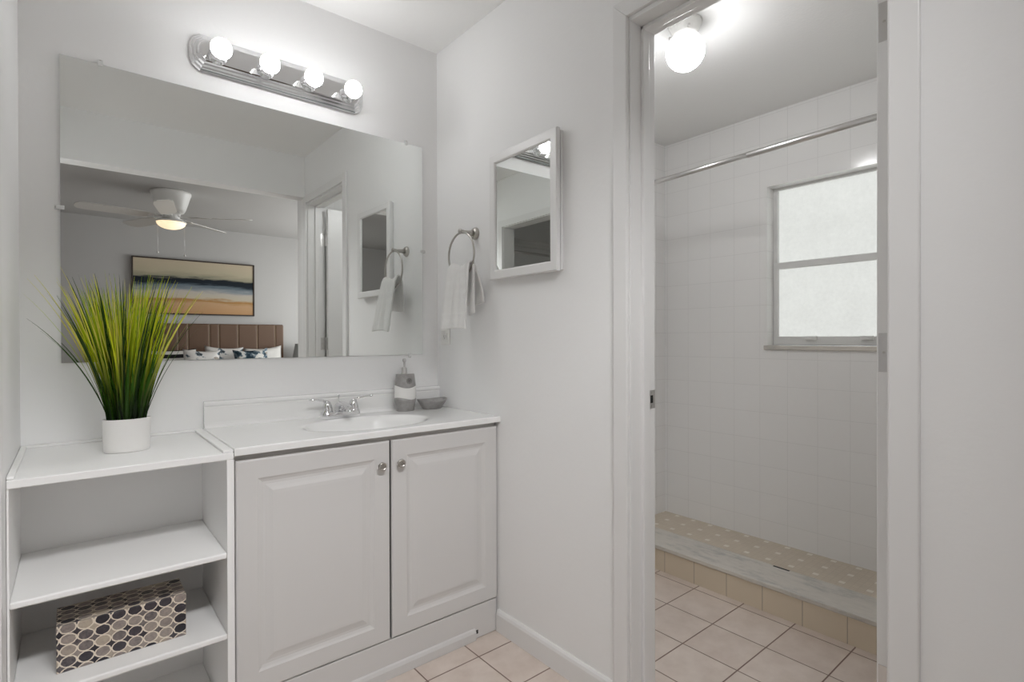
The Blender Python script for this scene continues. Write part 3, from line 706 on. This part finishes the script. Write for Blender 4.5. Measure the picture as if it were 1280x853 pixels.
def blade(bx, by, az, lean, L_, wd, curl, c0, c1):
    n = 12; d = Vector((math.cos(az), math.sin(az), 0)); side0 = Vector((-math.sin(az), math.cos(az), 0))
    tw0 = rg.uniform(-1.2, 1.2); p = Vector((bx, by, GZ + PH - 0.012)); ang = lean * 0.55; prev = None
    for i in range(n + 1):
        t = i / n
        ww = wd * (0.75 + 0.5 * math.sin(min(t * 2.2, 1.0) * PI / 2)) * (1 - t ** 2.2) + 0.00025
        tw = tw0 + t * 0.9
        side = (side0 * math.cos(tw) + d * math.sin(tw) * math.cos(ang)).normalized()
        a, b = bm.verts.new(p - side * ww), bm.verts.new(p + side * ww)
        mid = bm.verts.new(p + side.cross(Vector((0, 0, 1))) * ww * 0.45)
        if prev:
            pc, pt = prev[3], t
            for q in ((prev[0], prev[1], mid, a), (prev[1], prev[2], b, mid)):
                f = bm.faces.new(q); f.smooth = True
                for l in f.loops:
                    tt = pt if l.vert in (a, b, mid) else pc
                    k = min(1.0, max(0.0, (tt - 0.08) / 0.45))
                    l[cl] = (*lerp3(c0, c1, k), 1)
        prev = (a, mid, b, t)
        step = L_ / n
        p = p + (d * math.sin(ang) + Vector((0, 0, 1)) * math.cos(ang)) * step
        ang += (lean * 0.9 + curl * t * t) / n
        if p.x < XL + 0.012: p.x = XL + 0.012
        if p.y > -0.012: p.y = -0.012
for k in range(270):
    a = rg.uniform(0, 2 * PI); r = math.sqrt(rg.random())
    bx, by = GX + PA * 0.82 * r * math.cos(a), GY + PB * 0.80 * r * math.sin(a)
    az = math.atan2((by - GY) * 0.8 + rg.gauss(0, 0.012), (bx - GX) + rg.gauss(0, 0.012))
    lean = abs(rg.gauss(0.0, 0.125)) + 0.11 * r
    L_ = rg.uniform(0.24, 0.43) * (1.0 if rg.random() < 0.75 else 0.72)
    if rg.random() < 0.55: L_ = rg.uniform(0.35, 0.425)
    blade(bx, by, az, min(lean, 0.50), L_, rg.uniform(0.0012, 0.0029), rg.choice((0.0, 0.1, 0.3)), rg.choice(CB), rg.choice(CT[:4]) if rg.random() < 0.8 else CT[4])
# wide dark blades low in the middle, and a few long stragglers
for k in range(22):
    a = rg.uniform(PI, 2 * PI)
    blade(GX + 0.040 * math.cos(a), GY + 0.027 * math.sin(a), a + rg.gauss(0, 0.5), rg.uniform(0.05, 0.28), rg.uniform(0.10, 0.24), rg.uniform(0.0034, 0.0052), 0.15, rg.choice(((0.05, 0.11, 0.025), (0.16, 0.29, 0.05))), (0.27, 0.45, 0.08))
for az, lean, L_, c in ((PI, 0.46, 0.40, 1), (PI * 1.04, 0.36, 0.43, 3), (PI * 0.97, 0.40, 0.43, 3), (PI * 1.1, 0.55, 0.34, 4), (PI * 0.93, 0.52, 0.30, 4), (0.05, 0.42, 0.38, 2), (-0.15, 0.50, 0.34, 4), (0.2, 0.46, 0.36, 4), (-0.35, 0.36, 0.40, 1), (PI * 1.2, 0.3, 0.44, 3)):
    blade(GX + 0.04 * math.cos(az), GY + 0.02 * math.sin(az), az, lean, L_, 0.0016, 0.35, CB[2], CT[c])
m_.build('foliage', GRASS, pg, fix=False)

# ------------------------------------------------------------------ patterned box on the lower shelf
BOXM = mat('bone_inlay', (0.6, 0.52, 0.42), 0.35, coat=0.2)
def _():
    m = BOXM; N, L, B = nt(m); uv = sep(m, coords(m, 'UV'))
    u = math_(m, 'DIVIDE', uv[0], 0.0335); v = math_(m, 'DIVIDE', uv[1], 0.0275)
    pw = 1.9
    du = math_(m, 'ABSOLUTE', math_(m, 'SUBTRACT', math_(m, 'FRACT', math_(m, 'ADD', u, 0.5)), 0.5))
    dv = math_(m, 'ABSOLUTE', math_(m, 'SUBTRACT', math_(m, 'FRACT', math_(m, 'ADD', v, 0.5)), 0.5))
    d = math_(m, 'POWER', math_(m, 'ADD', math_(m, 'POWER', du, pw), math_(m, 'POWER', dv, pw)), 1 / pw)
    d = math_(m, 'ADD', d, math_(m, 'MULTIPLY', math_(m, 'SUBTRACT', noise_(m, coords(m, 'UV'), 150, 2), 0.5), 0.11))
    big = math_(m, 'LESS_THAN', d, 0.425); small = math_(m, 'GREATER_THAN', d, 0.52)
    wn = nd(m, 'ShaderNodeTexWhiteNoise', noise_dimensions='3D')
    fu = math_(m, 'FLOOR', math_(m, 'ADD', u, math_(m, 'MULTIPLY', big, 0.5))); fv = math_(m, 'FLOOR', math_(m, 'ADD', v, math_(m, 'MULTIPLY', big, 0.5)))
    L.new(comb(m, math_(m, 'ADD', fu, 0.37), math_(m, 'ADD', fv, 0.71), math_(m, 'MULTIPLY', big, 7.3)), wn.inputs[0])
    shade = math_(m, 'ADD', wn.outputs[0], math_(m, 'MULTIPLY', math_(m, 'SUBTRACT', noise_(m, coords(m, 'UV'), 90, 3, 0.7), 0.5), 0.5))
    col = ramp(m, shade, [(0.0, (0.012, 0.011, 0.018)), (0.30, (0.05, 0.042, 0.052)), (0.50, (0.17, 0.145, 0.14)), (0.72, (0.29, 0.245, 0.22)), (0.95, (0.44, 0.37, 0.29))])
    tile = math_(m, 'MAXIMUM', big, small)
    L.new(mix(m, tile, (0.72, 0.64, 0.53), col), B.inputs['Base Color'])
_()
bx = thing('patterned_box', 'lidded box with a cream and dark tile pattern on the shelf', 'box', (-1.18, -0.33, 0.333))
QX0, QX1, QF, QB, QZ0, QZ1 = -1.318, -1.047, -0.392, -0.268, 0.3335, 0.447
def uvbox(x0, x1, y0, y1, z0, z1, bev=0.0012):
    m = MB().box(x0, x1, y0, y1, z0, z1, bev, 1)
    for f in m.bm.faces:
        f.normal_update(); nn = f.normal
        for l in f.loops:
            c = l.vert.co
            l[m.uv].uv = (c.x - x0 + 0.011, c.z - QZ0 + 0.004) if abs(nn.y) > 0.6 else ((c.x - x0 + 0.011, c.y - y0 + QZ1 - QZ0) if abs(nn.z) > 0.6 else (c.y - y0, c.z - QZ0 + 0.004))
    return m
uvbox(QX0 + 0.0005, QX1 - 0.0005, QF + 0.0005, QB - 0.0005, QZ0, QZ1 - 0.030).build('body', BOXM, bx)
uvbox(QX0, QX1, QF, QB, QZ1 - 0.0298, QZ1).build('lid', BOXM, bx)

# ------------------------------------------------------------------ bathroom: globe light and shower rod
GLX, GLY = 0.420, -1.006
gl = thing('globe_light', 'white globe ceiling light beyond the doorway', 'light', (GLX, GLY, SZ))
MB().lathe([(0.058, 0.0), (0.058, -0.010), (0.055, -0.012), (0.050, -0.026), (0.044, -0.040), (0.042, -0.044), (0.036, -0.044)][::-1], 36, T(GLX, GLY, SZ - 0.0005)).build('canopy', PLAST, gl)
pr = [(0.033, 0.070)] + [(0.0675 * math.sin(a), 0.0675 * math.cos(a)) for a in [0.50 + (PI - 0.51) * k / 20 for k in range(21)]]
m_ = MB().lathe(pr[::-1], 40, T(GLX, GLY, SZ - 0.1025))
for f in m_.bm.faces:                         # upper glass given a weaker glow to keep the ceiling around dimmer
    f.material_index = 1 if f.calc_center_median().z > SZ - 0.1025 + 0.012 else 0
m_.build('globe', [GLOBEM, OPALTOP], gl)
for k in range(3):
    a = k * 2 * PI / 3 - 2.35
    MB().lathe([(0.003, 0), (0.003, 0.014), (0.0045, 0.014), (0.0045, 0.020)], 10, T(GLX + 0.0385 * math.cos(a), GLY + 0.0385 * math.sin(a), SZ - 0.038) @ RZ(a) @ RY(PI / 2)).build('thumb_screw', STEEL, gl)
rd = thing('curtain_rod', 'chrome shower curtain rod above the tan curb', 'curtain rod', (0.95, -1.05, 1.93))
RA, RB = Vector((0.95, SY0 - 0.001, 1.914)), Vector((0.95, SY1 + 0.001, 1.947))
RJ = RA.lerp(RB, (0.985 - 0.24) / (1.86 - 0.24) * 0.98)
MB().tube([RA.lerp(RB, 0.004), RJ], 0.0115, 20).build('inner_tube', STEEL, rd)
MB().tube([RJ, RJ.lerp(RB, 0.004), RB.lerp(RA, 0.004)], [0.0130, 0.0132, 0.0132], 20).build('outer_tube', STEEL, rd)
for P_, sg in ((RA, 1), (RB, -1)):
    MB().lathe([(0.024, 0), (0.024, 0.006), (0.017, 0.016), (0.0135, 0.02)], 24, T(*P_) @ RX(sg * PI / 2)).build('end_cap', PLAST, rd)

# ------------------------------------------------------------------ bedroom: ceiling fan
FCX, FCY = -0.605, -3.45
FANW = mat('fan_white', (0.70, 0.69, 0.67), 0.4); BLADE = mat('fan_blade', (0.58, 0.56, 0.53), 0.5)
cf = thing('ceiling_fan', 'white five-blade ceiling fan with lit bowl, reflected in the big mirror', 'ceiling fan', (FCX, FCY, ZC))
MB().lathe([(0.155, 0.0), (0.155, -0.016), (0.148, -0.030), (0.128, -0.10), (0.112, -0.150), (0.098, -0.175), (0.05, -0.18)][::-1], 40, T(FCX, FCY, ZC - 0.001)).build('housing', FANW, cf)
MB().lathe([(0.050, -0.262), (0.066, -0.255), (0.066, -0.205), (0.072, -0.198), (0.072, -0.180), (0.05, -0.178)], 32, T(FCX, FCY, ZC)).build('hub', FANW, cf)
MB().lathe([(0.118, -0.268), (0.120, -0.262), (0.112, -0.254), (0.05, -0.250)], 40, T(FCX, FCY, ZC)).build('light_fitter', FANW, cf)
MB().lathe([(0.111 * math.sin(a), -0.268 - 0.058 * math.cos(a)) for a in [0.01 + (PI / 2 - 0.01) * k / 12 for k in range(13)]], 40, T(FCX, FCY, ZC)).build('bowl', FANGL, cf)
for k in range(5):
    a = math.radians(174 + 72 * k)
    M_ = T(FCX, FCY, ZC - 0.222) @ RZ(a) @ RX(-0.20)
    m_ = MB()
    out = [(0.17, -0.055), (0.30, -0.066), (0.57, -0.070), (0.635, -0.062), (0.66, -0.035), (0.665, 0.0), (0.66, 0.035), (0.635, 0.062), (0.57, 0.070), (0.30, 0.066), (0.17, 0.055)]
    m_.poly(out, 'z', -0.003, 0.003); bmesh.ops.transform(m_.bm, matrix=M_, verts=m_.bm.verts[:])
    bl = m_.build('blade', BLADE, cf)
    m_ = MB().box(0.06, 0.13, -0.012, 0.012, 0.003, 0.010, 0.002).box(0.12, 0.23, -0.035, 0.035, 0.0032, 0.007, 0.002); bmesh.ops.transform(m_.bm, matrix=M_, verts=m_.bm.verts[:])
    m_.build('blade_iron', FANW, bl)
for dx, z in ((-0.10, 1.905), (0.102, 1.895)):
    MB().tube([(FCX + dx, FCY, ZC - 0.262), (FCX + dx, FCY, z)], 0.0012, 6).sphere((FCX + dx, FCY, z), 0.008, 10, 0, (1, 1, 1.3)).build('pull_chain', STEEL, cf)

# ------------------------------------------------------------------ bedroom: painting
CANV = mat('seascape_canvas', (0.6, 0.5, 0.4), 0.75, spec=0.2)
def _():
    m = CANV; N, L, B = nt(m); uv = sep(m, coords(m, 'UV'))
    mp = nd(m, 'ShaderNodeMapping'); mp.inputs['Scale'].default_value = (2.2, 9, 1); L.new(coords(m, 'UV'), mp.inputs[0])
    n1 = noise_(m, mp.outputs[0], 2.0, 6, 0.6)
    # the dark headland swells a little right of the middle and sinks to the right
    h = math_(m, 'MULTIPLY', math_(m, 'SINE', math_(m, 'MULTIPLY', math_(m, 'SUBTRACT', uv[0], 0.25), 5.0)), 0.018)
    vv = math_(m, 'ADD', math_(m, 'ADD', uv[1], math_(m, 'MULTIPLY', math_(m, 'SUBTRACT', n1, 0.5), 0.18)), math_(m, 'SUBTRACT', math_(m, 'MULTIPLY', uv[0], 0.03), h))
    c = ramp(m, vv, [(0.0, (0.47, 0.27, 0.13)), (0.20, (0.50, 0.32, 0.18)), (0.27, (0.36, 0.19, 0.06)), (0.31, (0.50, 0.44, 0.34)), (0.41, (0.46, 0.42, 0.37)), (0.47, (0.24, 0.27, 0.29)),
                     (0.54, (0.11, 0.145, 0.17)), (0.585, (0.012, 0.018, 0.026)), (0.665, (0.012, 0.016, 0.022)), (0.70, (0.27, 0.26, 0.19)), (0.80, (0.44, 0.39, 0.28)), (1.0, (0.50, 0.42, 0.31))])
    L.new(c, B.inputs['Base Color'])
_()
DKW = mat('dark_frame', (0.035, 0.022, 0.016), 0.4)
pt = thing('painting', 'framed beach landscape painting above the bed, reflected in the big mirror', 'painting', (-0.17, -5.0, 1.43))
A0, A1, B0, B1 = -0.778, 0.438, 1.432, 2.046
m_ = MB(); m_.grid(lambda u, v: (A0 + 0.008 + (A1 - A0 - 0.016) * u, -4.966, B0 + 0.008 + (B1 - B0 - 0.016) * v), 1, 1); m_.build('canvas', CANV, pt)
m_ = MB()
for a0, a1, b0, b1 in ((A0 - 0.006, A0 + 0.008, B0 - 0.006, B1 + 0.006), (A1 - 0.008, A1 + 0.006, B0 - 0.006, B1 + 0.006), (A0, A1, B0 - 0.006, B0 + 0.008), (A0, A1, B1 - 0.008, B1 + 0.006)):
    m_.box(a0, a1, -4.999, -4.958, b0, b1, 0.001)
m_.box(A0, A1, -4.999, -4.968, B0, B1)
m_.build('frame', DKW, pt)

# ------------------------------------------------------------------ bedroom: bed
LEATH = mat('brown_upholstery', (0.120, 0.066, 0.038), 0.5)
PIPE = mat('tan_piping', (0.36, 0.27, 0.19), 0.45)
LINEN = mat('white_linen', (0.68, 0.665, 0.64), 0.9)
DUV = mat('grey_duvet', (0.45, 0.44, 0.43), 0.9)
bd = thing('bed', 'bed with brown channelled headboard, reflected in the big mirror', 'bed', (-0.17, -4.0, 0))
seams = [-1.114, -1.012, -0.805, -0.590, -0.498, -0.367, -0.269, -0.052, 0.046, 0.249, 0.463, 0.671, 0.775]
MB().box(-1.114, 0.775, -4.995, -4.955, 0.02, 1.325, 0.006).build('headboard', LEATH, bd)
for a, b in zip(seams, seams[1:]):
    MB().box(a + 0.002, b - 0.002, -4.956, -4.918, 0.35, 1.324, 0.016, 4).build('headboard_channel', LEATH, bd)
for a in seams[1:-1]:
    MB().tube([(a, -4.925, 0.36), (a, -4.925, 1.322)], 0.0042, 8).build('piping', PIPE, bd)
MB().box(-1.09, 0.75, -4.91, -2.86, 0.10, 0.34, 0.02).build('bed_base', LEATH, bd)
MB().box(-1.09, 0.75, -4.905, -2.87, 0.341, 0.63, 0.06, 4).build('mattress', LINEN, bd)
MB().box(-1.12, 0.78, -4.30, -2.83, 0.60, 0.665, 0.03, 3).build('duvet', DUV, bd)
for x in (-1.04, 0.70):
    for y in (-4.85, -2.92): MB().lathe([(0.03, 0.0), (0.035, 0.10)], 16, T(x, y, 0.0)).build('leg', DKW, bd)
def stripes(name, base, dark, sc, thr, orient=2, floral=False):
    m = mat(name, base, 0.9, spec=0.1); N, L, B = nt(m); uv = coords(m, 'UV')
    if floral:
        n1 = noise_(m, uv, sc, 3, 0.6); n2 = noise_(m, uv, sc * 0.6, 2, 0.5)
        c = ramp(m, n1, [(0.0, base), (thr, base), (thr + 0.03, (0.16, 0.21, 0.25)), (thr + 0.10, dark)])
        c = mix(m, math_(m, 'GREATER_THAN', n2, 0.63), c, (0.30, 0.27, 0.24))
    else:
        s_ = sep(m, uv)[1]
        k = math_(m, 'GREATER_THAN', math_(m, 'SINE', math_(m, 'MULTIPLY', s_, sc)), thr)
        c = mix(m, k, base, dark)
    L.new(c, B.inputs['Base Color'])
    return m
P_STR = stripes('black_striped_cotton', (0.64, 0.62, 0.59), (0.022, 0.022, 0.025), 26, 0.0)
P_FLO = stripes('floral_cotton', (0.66, 0.64, 0.62), (0.05, 0.055, 0.06), 3.6, 0.55, floral=True)
P_BLU = stripes('blue_leaf_cotton', (0.62, 0.61, 0.58), (0.022, 0.04, 0.055), 3.2, 0.45, floral=True)
P_WHT = mat('plain_pillow_cotton', (0.70, 0.685, 0.66), 0.9)
def pillow(label, cx, cy_, zb, hw, hh, th, m, lean, roll, yaw=0.0):
    o = MB()
    M_ = T(cx, cy_, zb + hh * 0.97) @ RZ(yaw) @ RX(lean) @ RY(roll)
    def side(sg):
        def fn(u, v):
            x, z = u * 2 - 1, v * 2 - 1
            px = x * (1 - 0.10 * (1 - z * z)) if True else x
            pz = z * (1 - 0.12 * (1 - x * x))
            t_ = max(0.0, (1 - x ** 4) * (1 - z ** 4)) ** 0.55
            return M_ @ Vector((px * hw, sg * th * t_ + 0.008 * noise.noise(Vector((x * 2 + cx * 9, z * 2, sg))) * t_, pz * hh))
        return fn
    o.grid(side(-1), 16, 16); o.grid(side(1), 16, 16)
    bmesh.ops.remove_doubles(o.bm, verts=o.bm.verts[:], dist=0.0005)
    ob = o.build('pillow', m)
    return tag(ob, label, 'pillow', 'pillows against the headboard')
pillow('black and white striped pillow, leftmost pillow showing right of the grass', -0.46, -4.775, 0.645, 0.26, 0.205, 0.07, P_STR, 0.24, 0.0)
pillow('white floral pillow just right of the striped pillow on the bed', -0.185, -4.60, 0.645, 0.185, 0.20, 0.07, P_FLO, 0.26, 0.05)
pillow('white floral pillow at the middle of the bed, behind its neighbours', 0.070, -4.775, 0.645, 0.205, 0.215, 0.07, P_FLO, 0.24, 0.06)
pillow('dark blue patterned pillow beside the plain white end pillow', 0.33, -4.60, 0.645, 0.19, 0.20, 0.07, P_BLU, 0.26, -0.06)
pillow('large plain white pillow at the right end of the headboard', 0.515, -4.775, 0.645, 0.215, 0.210, 0.07, P_WHT, 0.24, -0.07)

# ------------------------------------------------------------------ bedroom: nightstand and lamp
ns = thing('nightstand', 'small dark nightstand right of the bed', 'nightstand', (1.08, -4.75, 0))
MB().box(0.86, 1.30, -4.96, -4.56, 0.10, 0.56, 0.004).build('body', LEATH, ns)
MB().box(0.84, 1.32, -4.98, -4.54, 0.561, 0.585, 0.004).build('top', LEATH, ns)
for z0, z1 in ((0.13, 0.33), (0.345, 0.545)):
    d = MB().box(0.875, 1.285, -4.559, -4.545, z0, z1, 0.003).build('drawer', LEATH, ns)
    MB().sphere((1.08, -4.535, (z0 + z1) / 2), 0.012, 12).build('knob', NICKEL, d)
for x in (0.88, 1.28):
    for y in (-4.94, -4.58): MB().box(x - 0.018, x + 0.018, y - 0.018, y + 0.018, 0, 0.10).build('leg', LEATH, ns)
SHADE = mat('grey_lampshade', (0.30, 0.31, 0.30), 0.9)
tl = thing('table_lamp', 'grey-shaded table lamp on the nightstand', 'lamp', (0.985, -4.75, 0.585))
MB().lathe([(0.07, 0.0), (0.07, 0.012), (0.03, 0.02), (0.045, 0.08), (0.05, 0.14), (0.03, 0.20), (0.012, 0.23), (0.012, 0.30)], 28, T(0.985, -4.75, 0.5855)).build('base', CERG, tl)
MB().lathe([(0.165, 0.26), (0.120, 0.50), (0.117, 0.50), (0.162, 0.26)], 36, T(0.985, -4.75, 0.5855), cap0=False, cap1=False).build('lamp_shade', SHADE, tl)
